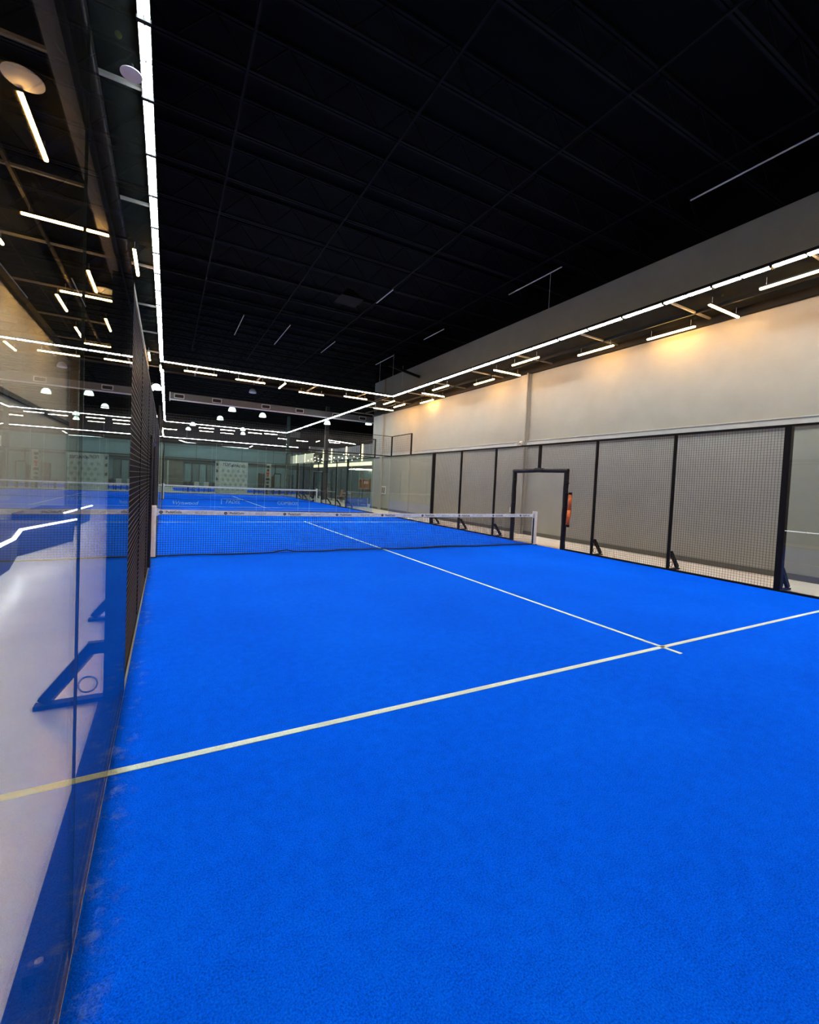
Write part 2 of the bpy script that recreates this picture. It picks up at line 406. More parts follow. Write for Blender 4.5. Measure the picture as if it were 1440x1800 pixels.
def fence(x, y0, s, fine, label, near=True):
    f = thing('mesh_fence', (x, y0+10, 0), label, 'fence')
    e = s*.012
    xi = x   # wire plane
    P = lambda mb, n, m=M['black'], p=f: mb.build(n, m, p)
    x0, x1 = sorted((x+s*.0, x+s*.06))
    for k in (4, 16):
        c = sorted((x-s*.01, x+s*.10))
        post = P(MB().box(c[0], c[1], y0+k-.05, y0+k+.05, 0, 3.0), 'post'); foot_bracket(post, x+s*.07, y0+k, s)
    for k in (6, 8, 12, 14):
        post = P(MB().box(x0, x1, y0+k-.025, y0+k+.025, 0, 3.0), 'post'); foot_bracket(post, x+s*.03, y0+k, s)
    P(MB().box(x0, x1, y0+10-.04, y0+10+.04, 2.25, 3.0), 'post')
    P(MB().box(x0, x1, y0, y0+20, 2.985, 3.03), 'top_rail')
    for a, b in ((0, 8.93), (11.07, 20)):
        P(MB().box(min(x-s*.005, x+s*.06), max(x-s*.005, x+s*.06), y0+a, y0+b, -.002, ZB), 'base_rail')
    for a, b in ((0, 3.95), (16.05, 20)):
        P(MB().box(min(x+s*.0, x+s*.125), max(x+s*.0, x+s*.125), y0+a, y0+b, -.003, .012), 'base_plate')
    for (a, b, z0, z1) in ((4, 6, ZB, 2.985), (6, 8, ZB, 2.985), (8, 8.9, ZB, 2.985), (8.9, 11.1, 2.25, 2.985), (11.1, 12, ZB, 2.985), (12, 14, ZB, 2.985), (14, 16, ZB, 2.985)):
        wire_panel(f, x+s*.01, y0+a, y0+b, z0, z1, fine)
    # raised end frames above the glass, 3 m to 4 m
    for a, b in ((18, 20), (0, 2)):
        fr = MB()
        if not (near and a == 0):
            fr.box(x0, x1-s*0, y0+a, y0+b, 3.97, 4.0)
            for yy in (a, b): fr.box(x0, x1, y0+yy-.03, y0+yy+.03, 3.0, 4.0)
            fr.build('end_frame', M['black'], f)
            wire_panel(f, x+s*.01, y0+a, y0+b, 3.03, 3.97, False)
    # padded doorway
    pd = MB(); r = .072; mid = y0+10
    for yy, sy in ((mid-1.04, -1), (mid+1.04, 1)):
        n = 9
        for i in range(n):
            za, zb = i*2.2/n, (i+1)*2.2/n
            pd.tube((x+s*.03, yy+.006*math.sin(i*2.1), za), (x+s*.03, yy+.006*math.sin(i*2.1+2.1), zb), r-.003*(i % 2), 10, r2=r-.003*((i+1) % 2))
    pd.tube((x+s*.03, mid-1.09, 2.22), (x+s*.03, mid-.1, 2.23), r*.85, 10).tube((x+s*.03, mid-.1, 2.235), (x+s*.03, mid+1.09, 2.22), r*.85, 10)
    pd.tube((x+s*.03, mid-.16, 2.24), (x+s*.03, mid+.16, 2.25), r*1.0, 10)
    dp = pd.build('door_padding', M['pad'], f)
    if near:
        t = MB()
        for z in (1.86, 1.55, 1.25, .95): MB().box(x-.005, x+.03, mid-1.16, mid-1.08, z, z+.02).build('strap', M['black'], dp)
    return f
fr_ = fence(10.06, 0, 1, True, 'long black mesh fence with padded doorway along the right side of the near court')
fl_ = fence(-.02, 0, -1, True, 'black mesh fence with padded doorway along the left side of the near court')
fr2 = fence(10.06, 22, 1, False, 'black mesh fence along the right side of the second court', near=False)
fl2 = fence(-.02, 22, -1, False, 'black mesh fence along the left side of the second court', near=False)
# outer post bracket at the glass joint on the left, near the camera
for yy in (2.0,):
    gp = thing('glass_clamp', (-.05, yy, 0), 'small black floor clamp outside the left glass joint nearest the camera', 'clamp')
    MB().box(-.115, -.05, yy-.03, yy+.03, 0, .05).build('clamp_block', M['black'], gp)
    MB().tube((-.08, yy, .05), (-.08, yy, .06), .012, 10).build('bolt', M['galv'], gp)
# upper frames across the back walls
def back_frame(y, label):
    f = thing('end_wall_frame', (5, y, 3), label, 'fence frame')
    MB().box(-.02, 10.1, y-.02, y+.03, 2.985, 3.03).build('lower_rail', M['black'], f)
    MB().box(-.02, 10.1, y-.01, y+.02, 3.98, 4.0).build('upper_rail', M['black'], f)
    MB().box(-.02, 10.1, y-.03, y+.03, -.002, ZB).build('base_rail', M['black'], f)
    for k in range(5): wire_panel(f, y, 2*k, 2*k+2, 3.03, 3.98, False, 'y')
    return f
back_frame(20.03, 'black frame with upper mesh over the back glass of the near court')
back_frame(21.97, 'black frame with upper mesh over the front glass of the second court')
back_frame(42.03, 'black frame with upper mesh over the back glass of the second court')

# ------------------------------------------------------------------ text
def text_mesh(txt, size, mat, name, parent, loc, rot, shear=0, extrude=.001, bold=0):
    cu = bpy.data.curves.new('lettering', 'FONT'); cu.body = txt; cu.size = size; cu.extrude = extrude; cu.offset = bold
    cu.align_x = 'CENTER'; cu.align_y = 'CENTER'; cu.shear = shear; cu.resolution_u = 3
    tmp = bpy.data.objects.new('lettering', cu); col.objects.link(tmp)
    dg = bpy.context.evaluated_depsgraph_get(); me = bpy.data.meshes.new_from_object(tmp.evaluated_get(dg))
    bpy.data.objects.remove(tmp); bpy.data.curves.remove(cu)
    me.materials.clear(); me.materials.append(mat)
    o = bpy.data.objects.new(name, me); col.objects.link(o)
    if parent: o.parent = parent; o.location = Vector(loc)-world_loc(parent)
    else: o.location = loc
    o.rotation_euler = rot
    return o
FRONT = (math.pi/2, 0, 0)

# ------------------------------------------------------------------ nets
def padel_net(y, label, near):
    root = thing('padel_net', (5, y, 0), label, 'net')
    top = lambda x: .895+.03*((x-5)/5)**2
    mb = MB(); st = .045 if near else .12; w = .0052 if near else .008
    n = int(9.9/st)
    for i in range(n+1):
        x = .06+i*9.9/n; mb.box(x-w/2, x+w/2, y-w/2, y+w/2, .012, top(x)-.08)
    m = int(.82/st)
    for j in range(m+1):
        z = .012+j*.80/m
        for i in range(20):
            xa, xb = .06+i*9.9/20, .06+(i+1)*9.9/20
            mb.bar((xa, y+w, z*(top(xa)-.08)/.83), (xb, y+w, z*(top(xb)-.08)/.83), w)
    mb.build('net_mesh', M['cord'], root)
    b = MB()
    for i in range(40):
        xa, xb = .05+i*9.9/40, .05+(i+1)*9.9/40
        pts = lambda x: [(x, y-.012, top(x)-.09), (x, y-.014, top(x)), (x, y+.012, top(x)), (x, y+.012, top(x)-.09)]
        A, B = pts(xa), pts(xb)
        for k in range(4): b.face([A[k], B[k], B[(k+1) % 4], A[(k+1) % 4]])
    hb = b.build('headband', M['cloth'], root)
    bt = MB()
    for i in range(66):
        xa, xb = .05+i*.15, .05+(i+1)*.15
        h = lambda x: .022+.05*math.exp(-((x-2.55)/.13)**2)+.018*math.exp(-((x-3.9)/.2)**2)+.006*math.sin(x*3)
        r = .010 if xa < 6 else .016
        bt.bar((xa, y-.03+.02*math.sin(xa*2), h(xa)), (xb, y-.03+.02*math.sin(xb*2), h(xb)), .03, r*2)
    bt.build('bottom_tape', M['cord'], root)
    if near:
        for i, x in enumerate((.17, 1.34, 2.55, 3.76, 4.93, 6.08, 7.24, 8.42, 9.45)):
            z = top(x)-.047
            mk = MB(); k = 20
            mk.face([(x-.02+.032*math.cos(2*math.pi*q/k), y-.0165, z+.030*math.sin(2*math.pi*q/k)) for q in range(k)])
            lo = mk.build('round_logo', M['ink'], hb)
            MB().box(x-.034, x-.006, y-.0185, y-.017, z-.006, z+.008).build('logo_bar', M['inkgrey'], lo)
            if i < 8 or True:
                text_mesh('PadelGalis', .068, M['ink'], 'sponsor_lettering', hb, (x+.20, y-.0155, z), FRONT, 0, .0008, .0006)
            if i < 8:
                xx = x+.68
                text_mesh('BELIEVE', .066, M['inkgrey'], 'sponsor_lettering', hb, (xx, y-.0155, top(xx)-.047), FRONT, .3, .0006)
    for s, x in (('left', .02), ('right', 10.02)):
        p = MB(); w2 = .055
        p.box(x-w2, x+w2, y-w2, y+w2, 0, 1.0)
        post = p.build('net_post', M['white'], root)
        bv = post.modifiers.new('soft corners', 'BEVEL'); bv.width = .012; bv.segments = 2
        MB().box(x-.08, x+.08, y-.08, y+.08, 0, .012).build('post_foot', M['black'], post)
    MB().bar((9.955, y-.02, .03), (9.965, y-.02, .80), .035).bar((.085, y-.02, .03), (.085, y-.02, .80), .012).build('side_tape', M['cord'], root)
    MB().hexa([(.07,y-.015,.80),(.16,y-.015,.845),(.16,y+.01,.845),(.07,y+.01,.80),(.07,y-.015,.96),(.16,y-.015,.915),(.16,y+.01,.915),(.07,y+.01,.96)]).build('corner_patch', M['cloth'], root)
    return root
padel_net(10, 'padel net with white printed headband across the near court', True)
padel_net(32, 'padel net with plain white headband across the second court', False)

# ------------------------------------------------------------------ light bars
def led_bar(length, far=False):
    root = thing('led_light_bar', (0,0,0), 'x', 'light')
    L = length
    MB().box(-.055, .055, .006, L-.006, .0, .05).build('housing', M['black'], root)
    for s in (-1, 1):
        MB().box(s*.028-.021, s*.028+.021, .02, L/2-.02, -.016, .0).box(s*.028-.021, s*.028+.021, L/2+.02, L-.02, -.016, .0).build('lens', M['led2' if far else 'led'], root)
    MB().box(-.062, .062, L/2-.024, L/2+.024, -.034, .055).build('clip', M['black'], root)
    return root
ledN = led_bar(1.0); ledF = led_bar(1.0, True)
_used = set()
def place_led(proto, loc, rz, label, group):
    if proto.name in _used: o = copy_tree(proto)
    else: o = proto; _used.add(proto.name)
    o.location = loc; o.rotation_euler = (0, 0, rz); o['label'] = label; o['group'] = group
    return o
HZ = 5.95
for k in range(20):
    y = -.12+k
    place_led(ledN, (-.06, y, HZ), 0, 'white LED bar in the long strip above the left glass, %s from the far corner' % ORD[19-k], 'white LED bars above the left wall of the near court')
    place_led(ledN, (9.94, y, HZ), 0, 'white LED bar in the strip above the right fence, %s from the far corner' % ORD[19-k], 'white LED bars above the right fence of the near court')
for k in range(10):
    place_led(ledN, (-.12+k, 19.86, HZ), -math.pi/2, 'white LED bar above the near court back wall, %s from the left corner' % ORD[k], 'white LED bars above the near court back wall')
for k in range(5, 10):  # partial run added out of view to light the near turf
    place_led(ledN, (-.12+k, .02, HZ), -math.pi/2, 'white LED bar added unseen behind the camera to light near turf, %s from the left' % ORD[k], 'unseen white LED bars added behind the camera to light near turf')
for k in range(21):
    if k > 0: place_led(ledF, (-.06, 20.4+k, HZ), 0, 'white LED bar above the left side of the second court, %s from the near end' % ORD[k-1], 'white LED bars of the second court left side')
    if k < 20: place_led(ledF, (10.0, 22.1+k, HZ), 0, 'white LED bar above the right side of the second court, %s from the near end' % ORD[k], 'white LED bars of the second court right side')
for k in range(10):
    place_led(ledF, (k-.05, 41.9, HZ), -math.pi/2, 'white LED bar across the far end of the second court, %s from the left' % ORD[k], 'white LED bars of the second court far end')
for k in range(11):
    place_led(ledF, (-.3, 48.3+k, HZ), 0, 'white LED bar above the left side of the third court', 'white LED bars of the third court left side')
for k in range(16):
    place_led(ledF, (-.3+k, 59.5, HZ), -math.pi/2, 'white LED bar along the far side of the third court, %s from the left' % ORD[k], 'white LED bars of the third court far side')
for k in range(4): place_led(ledF, (15.1+k, 45.2+k*.5, HZ), -math.pi/2+.46, 'white LED bar over the lounge, %s from the left' % ORD[k], 'white LED bars over the lounge')
for k in range(8): place_led(ledF, (20.2, 52+k, HZ), 0, 'white LED bar at the back of the lounge, %s from the near end' % ORD[k], 'white LED bars at the back of the lounge')

# ------------------------------------------------------------------ suspended netting frames
def canopy(x0, x1, y0, y1, bars, along, label, beams=()):
    c = thing('netting_frame', ((x0+x1)/2, (y0+y1)/2, 6.0), label, 'netting frame')
    MB().box(x0, x1, y0, y1, 6.06, 6.064).build('black_netting', M['net'], c)
    for b in bars:
        mb = MB()
        if along == 'y': mb.box(x0, x1, b-.022, b+.022, 5.99, 6.03)
        else: mb.box(b-.03, b+.03, y0, y1, 5.98, 6.03)
        mb.build('cross_bar', M['barpipe'], c)
    for (a, w, zz, h, m, nm) in beams:
        mb = MB()
        if along == 'y': mb.box(a-w/2, a+w/2, y0, y1, zz, zz+h)
        else: mb.box(x0, x1, a-w/2, a+w/2, zz, zz+h)
        mb.build(nm, M[m], c)
    return c
crossY = [6.36+2.49*k for k in range(-3, 9)]
cr = canopy(9.99, 11.88, -3.9, 26.3, crossY, 'y', 'black netting on a pipe frame between the strip light and the right wall',
       ((11.15, .05, 5.98, .07, 'black', 'long_rail'), (11.82, .10, 5.88, .18, 'black', 'long_rail'), (10.01, .05, 6.0, .06, 'black', 'long_rail')))
cl = canopy(-3.18, -.12, -3.9, 21.4, crossY[:-2], 'y', 'black netting on a pipe frame above the left walkway',
       ((-.74, .40, 5.86, .16, 'beam', 'support_beam'), (-3.12, .10, 5.80, .2, 'black', 'long_rail'), (-1.9, .05, 5.98, .07, 'black', 'long_rail')))
cf = canopy(0, 9.9, 19.95, 22.0, [1.2, 3.7, 6.2, 8.7], 'x', 'black netting strip over the gap behind the near court', ((22.0, .05, 5.98, .07, 'black', 'long_rail'),))
# hanger wires
for i, (x, y) in enumerate(((9.95, 9.85), (9.9, 21.4), (9.9, 19.85), (11.3, 21.5))):
    tag(MB().tube((x, y, 6.95), (x, y, 8.03), .006, 6).build('hanger_wire', M['galv']), 'thin hanger wire dropping from the roof, %s from the camera' % ORD[i], 'hanger wire', 'thin hanger wires')

# ------------------------------------------------------------------ warm linear lights
def warm_tube(mat):
    root = thing('linear_pendant', (0,0,0), 'x', 'light')
    MB().box(-.025, .025, -.61, .61, .02, .055).build('housing', M['black'], root)
    d = MB(); n = 8
    for k in range(1):
        d.tube((0, -.60, .012), (0, .60, .012), .027, 10)
    d.build('diffuser', mat, root, smooth=False)
    for s in (-1, 1):
        MB().tube((0, s*.5, .05), (0, s*.5, .20), .004, 5).build('suspension_wire', M['galv'], root)
    return root
wN = warm_tube(M['warm']); wF = warm_tube(M['warmfar'])
def put_warm(proto, x, y, rz, label, group, z=5.8):
    return place_led(proto, (x, y, z), rz, label, group)
YD, XD = 0, math.pi/2
right = [(10.45, 4.17, YD),(11.05, 5.69, XD),(11.47, 7.13, YD),(11.19, 9.15, YD),(10.39, 11.18, YD),(10.89, 12.6, XD),(11.12, 14.2, YD),(10.38, 16.2, YD),(10.93, 17.64, XD),(11.52, 19.2, YD),(10.21, 20.8, YD),(11.03, 21.2, YD),(10.86, 22.8, XD),(11.5, 2.2, YD),(11.2, -.4, YD)]  # last two tubes are unseen additions that light the wall
for i, (x, y, r) in enumerate(right):
    nm = 'crosswise' if r else 'lengthwise'
    put_warm(wN, x, y, r, 'warm %s light tube under the right netting, %s' % (nm, (ORD[i]+' from the camera end') if i < 13 else ('added unseen for wall light by the corner' if i == 13 else 'added for wall light behind the camera')), 'warm light tubes along the right wall')
left = [(-.41, 10.8, YD),(-.44, 18.8, YD),(-.10, 20.6, YD),(-1.31, 7.48, YD),(-1.38, 9.88, XD),(-1.33, 12.4, YD),(-1.48, 13.45, XD),(-2.21, 14.4, YD),(-2.25, 17.1, YD),(-1.36, 15.7, YD),(-1.75, 18.3, XD),(-2.4, 5.0, YD),(-1.2, 2.4, YD),(-2.6, 10.8, YD),(-2.2, -.5, XD)]  # last four tubes are extras added for their light
for i, (x, y, r) in enumerate(left):
    nm = 'crosswise' if r else 'lengthwise'
    ds = ['above the near end of the mesh','above the far half of the mesh','at the strip light far corner','nearest the camera beside a white dome','crossing the joint','above a crosswise tube near a dome','running below a white dome','leftmost of the slanting tubes','furthest of the slanting group','right of the glass joint, third back','small and far beside the strip light','added for light out towards the left wall','added for light close over the walkway','added for light near the left wall','added for wall light behind the camera'][i]
    put_warm(wN, x, y, r, 'warm %s tube over the left walkway, %s' % (nm, ds), 'warm light tubes over the left walkway')
for i, (x, y, r) in enumerate([(1.34, 20.3, XD),(3.33, 20.5, XD),(4.69, 20.5, YD),(6.27, 21.3, XD),(8.36, 20.8, XD)]):
    put_warm(wN, x, y, r, 'warm light tube behind the near court back wall, %s from the left' % ORD[i], 'warm light tubes behind the near court back wall')
for i, (x, y, r) in enumerate([(.31,47.4,XD),(3.2,43.2,XD),(3.42,46.3,XD),(4.95,43.2,XD),(5.27,46.5,XD),(8.77,43.1,XD),(7.4,43.6,XD),(10.87,46.9,XD),(13.0,47.6,XD),(14.33,46.3,YD),(16.2,46.2,XD)]):
    put_warm(wF, x, y, r, 'small warm light tube beyond the second court, %s in the row from the left' % ORD[i], 'warm light tubes beyond the second court')
for i, (x, y) in enumerate([(-.5,25.5),(-.56,37.8)]):
    put_warm(wF, x, y, YD, 'warm light tube left of the second court, %s' % ('nearer one' if i == 0 else 'further one'), 'warm light tubes left of the second court')

# ------------------------------------------------------------------ high bay domes
def dome(lit):
    root = thing('dome_pendant', (0,0,0), 'x', 'light')
    prof = [(.02,.32),(.10,.31),(.17,.26),(.22,.18),(.25,.08),(.26,0),(.25,0),(.21,.16),(.15,.24),(.05,.28)]
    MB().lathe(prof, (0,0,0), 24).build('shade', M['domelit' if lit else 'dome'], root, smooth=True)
    MB().lathe([(0,.0),(.248,.0)] if not lit else [(0,.02),(.24,.02)], (0,0,0), 24).build('diffuser', M['bulb'] if lit else M['dome'], root)
    MB().tube((0,0,.3),(0,0,1.1),.02,8).build('stem', M['black'], root)
    return root
dOff = dome(False); dOn = dome(True)
for i, (x, y, z, lit, w) in enumerate([(5.56,34.0,7.78,0,'high above the grey duct'),(4.21,34.1,6.3,1,'left of the brightest dome'),(6.57,35.4,6.3,1,'right of centre over the second court'),(3.99,40.0,6.3,1,'small, above the far strip of the second court'),
        (11.77,35.5,6.3,1,'over the lounge walkway'),(14.4,33.0,6.3,1,'beside the end of the right wall'),(2.25,46.9,6.3,1,'far left above the third court'),(2.06,52.1,6.3,1,'furthest left'),(6.83,47.3,6.3,1,'beyond the far strip, right of the banner'),(7.47,51.7,6.3,1,'furthest right'),(-.42,28.8,6.3,1,'beside the left mesh fence top')]):
    place_led(dOn if lit else dOff, (x, y, z), 0, '%s dome pendant lamp %s' % ('lit white' if lit else 'unlit pale', w), 'dome pendant lamps')

for x, y, r_, w in ((-.20,6.03,.105,'beside the strip light'),(-1.25,6.72,.19,'above a warm tube, seen through the glass'),(-1.16,13.0,.22,'further back beside a crosswise warm tube')):
    t = thing('ceiling_disc', (x, y, 5.86), 'pale round flat disc under the left netting, %s' % w, 'disc fixture')
    MB().tube((x,y,5.868),(x,y,5.876),r_,28).build('disc', M['dome'], t); MB().tube((x,y,5.876),(x,y,5.98),.02,8).build('stem', M['black'], t)
# ------------------------------------------------------------------ roof conduits, duct, odds
for i, (x, ya, yb, z) in enumerate([(10.0,-.5,5.98,8.05),(9.97,9.46,11.66,8.05),(10.0,15.55,17.15,8.05),(2.75,18.9,21.7,8.05),(4.58,18.9,22.0,8.05),(6.85,19.8,21.9,8.05),(10.0,20.1,22.2,8.05),(6.63,13.5,14.8,8.05)]):
    tag(MB().tube((x,ya,z-.03),(x,yb,z-.03),.017,8).build('conduit', M['galv']), 'bare silver conduit under the dark roof, %s' % ['longest, towards the upper right','above the hanger wire','short one over the right side','left of three at the far end','middle of three at the far end','right of three at the far end','above the far right corner of the strip light','faint one in the middle of the roof'][i], 'conduit', 'bare silver conduits')
d = thing('ventilation_duct', (7, 30.25, 6.2), 'long grey ventilation duct with square grilles over the second court', 'duct')
MB().box(.25, 13.7, 30, 30.5, 6.06, 6.46).build('duct_body', M['duct'], d)
MB().box(.25, 13.7, 29.95, 30.0, 6.0, 6.07).build('bottom_flange', M['ductlit'], d)
MB().box(.23, .28, 29.95, 30.5, 6.0, 6.46).build('end_cap', M['ductlit'], d)
for x in (.75, 2.83, 5.78, 8.0, 10.6, 12.6):
    g = MB()
    g.box(x-.27, x-.24, 29.96, 30, 6.14, 6.40).box(x+.24, x+.27, 29.96, 30, 6.14, 6.40).box(x-.27, x+.27, 29.96, 30, 6.37, 6.40).box(x-.27, x+.27, 29.96, 30, 6.14, 6.17)
    g.build('grille_frame', M['ductlit'], d); MB().box(x-.24, x+.24, 29.985, 29.999, 6.17, 6.37).build('grille', M['dark'], d)
tag(MB().bar((10.4,21.4,7.9),(11.86,20.6,7.34),.12).build('roof_bracket', M['black']), 'black steel bracket arm fixed high on the right wall', 'bracket')
tag(MB().hexa([(4.55,12.6,7.05),(5.25,12.6,7.05),(5.25,13.3,7.05),(4.55,13.3,7.05),(4.8,12.85,7.38),(5.0,12.85,7.38),(5.0,13.05,7.38),(4.8,13.05,7.38)]).build('ceiling_speaker', M['joist']), 'black tapered fixture hanging under the roof joists', 'ceiling fixture')
for i, (x, y) in enumerate([(-.31,5.88),(-1.01,6.66),(-.93,6.6),(-1.73,9.46),(-1.82,10.02),(-1.98,11.27),(11.6,9.07),(11.7,9.3),(10.43,7.82),(11.7,6.67),(10.86,5.65)]):
    s = bpy.data.meshes.new('padel_ball')
    mb = MB(); pr = [(.034*math.sin(math.pi*k/8), -.034*math.cos(math.pi*k/8)) for k in range(9)]
    mb.lathe(pr, (0,0,0), 14); o = mb.build('padel_ball', M['ball'], smooth=True); o.location = (x, y, 6.1)
    tag(o, 'yellow green ball lying on the %s, %s from the camera' % (('left netting', ORD[i]) if i < 6 else ('right netting', ORD[i-6])), 'ball', 'balls caught on the netting')

# ------------------------------------------------------------------ small things near the court
r = thing('ball_tube', (10.03, 8.74, .66), 'orange padded tube with black ends strapped to the mesh beside the doorway', 'tube')
MB().tube((10.02,8.765,.72),(10.02,8.735,1.13),.048,12,r2=.052).tube((10.02,8.735,1.13),(10.02,8.735,1.56),.052,12,r2=.045).build('padding', M['orange'], r, smooth=True)
MB().tube((10.02,8.765,.66),(10.02,8.765,.72),.050,12).tube((10.02,8.735,1.56),(10.02,8.735,1.62),.047,12).build('end_cap', M['black'], r)
s = thing('alarm_panel', (11.85, 24.45, 1.2), 'white framed panel on the right wall near its far end', 'panel')
MB().box(11.86, 11.9, 24.2, 24.72, .98, 1.46).build('frame', M['whiteplain'], s)
MB().box(11.85, 11.86, 24.27, 24.40, 1.04, 1.40).box(11.85,11.86,24.5,24.62,1.04,1.4).build('window', M['dark'], s)
tag(MB().box(11.68,11.80,12.48,12.62,3.30,3.42).tube((11.68,12.55,3.36),(11.64,12.55,3.33),.05,10).build('wall_sensor', M['whiteplain']), 'small white sensor box on the wall pilaster above the fence', 'sensor')
tag(MB().box(11.76,11.78,12.95,13.05,.75,.95).build('outlet_box', M['whiteplain']), 'small pale outlet box low on the wall pilaster', 'outlet')

# benches with a lit edge outside the left glass
def bench(pts, label):
    bb = thing('lit_bench', (-2.3, (pts[0][1]+pts[-1][1])/2, 0), label, 'bench')
    m = MB(); l = MB()
    for (xa, ya), (xb, yb) in zip(pts, pts[1:]):
        m.hexa([(-3.12,ya,0),(xa-.05,ya,0),(xb-.05,yb,0),(-3.12,yb,0),(-3.12,ya,.47),(xa-.02,ya,.47),(xb-.02,yb,.47),(-3.12,yb,.47)])
        l.bar((xa,ya,.49),(xb,yb,.49),.045,.03)
    m.build('seat_block', M['bench'], bb); l.build('light_strip', M['whiteline'], bb)
bench([(-1.75,7.2),(-1.84,8.5),(-1.86,9.25),(-2.07,10.55),(-1.56,12.61)], 'dark bench with a kinked glowing white edge outside the left glass')
bench([(-2.07,14.4),(-1.86,17.4)], 'dark bench with a straight glowing edge, further along outside the left glass')

# frosted lettering on the second court front glass and side
def glass_text(txt, x, z, size, label, shear=0):
    o = text_mesh(txt, size, M['print'], 'glass_lettering', None, (x, 21.955, z), FRONT, shear, .0008)
    tag(o, label, 'lettering')
glass_text('Wynwood', .95, .36, .24, 'pale script lettering low on the second court front glass, left', .3)
o_ = thing('glass_lettering', (2.93, 21.95, .47), 'pale boxed lettering low on the second court front glass, middle', 'lettering')
text_mesh('PADEL', .22, M['print'], 'letters', o_, (2.95, 21.955, .44), FRONT, .2, .0008)
MB().box(2.44,3.4,21.953,21.957,.57,.59).box(2.44,2.46,21.953,21.957,.34,.59).build('border', M['print'], o_)
glass_text('COMBOX', 5.5, .43, .24, 'pale block lettering low on the second court front glass, right')
t_ = text_mesh('TOP4PADEL', .42, M['whiteplain'], 'base_lettering', None, (10.04, 32.1, .14), (math.pi/2, 0, -math.pi/2), .2, .002)
tag(t_, 'white lettering along the base of the second court right fence', 'lettering')
t_.scale = (2.0, .6, 1)

# blue barrier right of the second court
b_ = thing('barrier_banner', (10.9, 26.5, 0), 'blue printed barrier banner beside the second court near the right wall', 'banner')
MB().box(10.2, 11.75, 26.48, 26.52, .06, .60).build('banner_sheet', M['bluebar'], b_)
MB().box(10.2,10.23,26.46,26.54,0,.62).box(11.72,11.75,26.46,26.54,0,.62).build('side_post', M['galv'], b_)
text_mesh('PADEL', .13, M['inkgrey'], 'lettering', b_, (11.2, 26.475, .45), FRONT)
text_mesh('NIMAL', .12, M['whiteplain'], 'lettering', b_, (11.45, 26.475, .18), FRONT)

# ------------------------------------------------------------------ far hall
k_ = [(-.72,60,5.83),(1.19,60,5.80),(2.19,60,5.48),(6.17,60,5.39),(9.31,60,5.36),(10.07,60,5.86)]
kk = MB()
for a, b in zip(k_, k_[1:]): kk.bar(a, b, .07)
kt = thing('zigzag_light', (4, 60, 5.6), 'kinked thin white line of light hanging before the far wall', 'light'); kk.build('light_tube', M['whiteline'], kt)
MB().tube((2.19,60,5.5),(2.19,60,8.0),.01,6).tube((6.17,60,5.4),(6.17,60,8.0),.01,6).build('hanger', M['galv'], kt)
MB().box(-9+.3, 29, 61.7, 61.78, 5.40, 5.52).build('trim_7', M['dark'])['kind'] = 'structure'
rd = thing('roller_door', (1.1, 61.9, 0), 'brown grey roller door in the far wall at the left', 'door')
MB().box(.40, 1.93, 61.88, 61.99, 0, 3.25).build('door_curtain', M['roller'], rd)
MB().box(.20, .34, 61.84, 61.99, 0, 3.28).build('side_jamb', M['trim'], rd)
rd2 = thing('roller_door', (-1, 61.9, 0), 'second brown roller door at the far left edge, mostly behind the fence', 'door')
MB().box(-1.6, .14, 61.88, 61.99, 0, 3.25).build('door_curtain', M['roller'], rd2)
for i, (a, b) in enumerate([(2.1,2.9),(2.95,3.75),(3.8,4.6),(4.65,5.4)]):
    w = thing('glass_door', ((a+b)/2, 61.95, 0), 'teal tinted door leaf in the far wall, %s from the left' % ORD[i], 'door', 'teal tinted doors in the far wall')
    MB().box(a+.04, b-.04, 61.93, 61.97, .06, 3.0).build('pane', M['tealdark'] if i % 2 else M['teal'], w)
    MB().box(a, a+.04, 61.92, 61.99, 0, 3.1).box(b-.04, b, 61.92, 61.99, 0, 3.1).box(a, b, 61.92, 61.99, 3.0, 3.1).build('frame', M['dark'], w)
# seams of the upper far wall
for i, x in enumerate((3.4, 8.9, 13.0, 17.5)):
    struct('trim_%d' % (8+i), MB().box(x-.04, x+.04, 61.97, 62, 3.5, 5.45), M['tealdark'])
# backdrop banner
bn = thing('backdrop_banner', (5.5, 44, 0), 'tall pale backdrop banner with black lettering behind the second court', 'banner')
MB().box(4.42, 6.90, 43.98, 44.02, .03, 2.98).build('banner_front', M['banner'], bn)
MB().hexa([(4.12,44.35,.03),(4.40,43.99,.03),(4.42,44.02,.03),(4.14,44.38,.03),(4.12,44.35,2.98),(4.40,43.99,2.98),(4.42,44.02,2.98),(4.14,44.38,2.98)]).build('banner_return', M['banner'], bn)
MB().box(4.40,4.45,43.94,43.98,.0,3.0).box(6.87,6.93,43.94,43.98,0,3.0).box(5.64,5.67,43.96,43.98,0,2.3).build('banner_pole', M['trim'], bn)
text_mesh('TOP', .36, M['ink'], 'lettering', bn, (4.98, 43.965, 2.70), FRONT, .35, .002, .007)
text_mesh('PADEL', .36, M['ink'], 'lettering', bn, (6.18, 43.965, 2.63), FRONT, .35, .002, .007)
text_mesh('4', .55, M['inkblue'], 'lettering', bn, (5.47, 43.955, 2.60), FRONT, .4, .002, .006)
pp = MB()
for i in range(5):
    for j in range(5):
        cx, cz = 4.75+i*.45+(.22 if j % 2 else 0), .45+j*.42
        if cx < 6.8: pp.face([(cx+.12*math.cos(2*math.pi*q/12), 43.975, cz+.15*math.sin(2*math.pi*q/12)) for q in range(12)])
pp.build('printed_pattern', plain('grey green print', (.20,.21,.18), .8), bn)
for z in (2.55, 1.95, 1.2): MB().hexa([(4.18,44.27,z),(4.34,44.06,z),(4.35,44.07,z),(4.19,44.28,z),(4.18,44.27,z+.3),(4.34,44.06,z+.22),(4.35,44.07,z+.22),(4.19,44.28,z+.3)]).build('side_mark', M['ink'], bn)
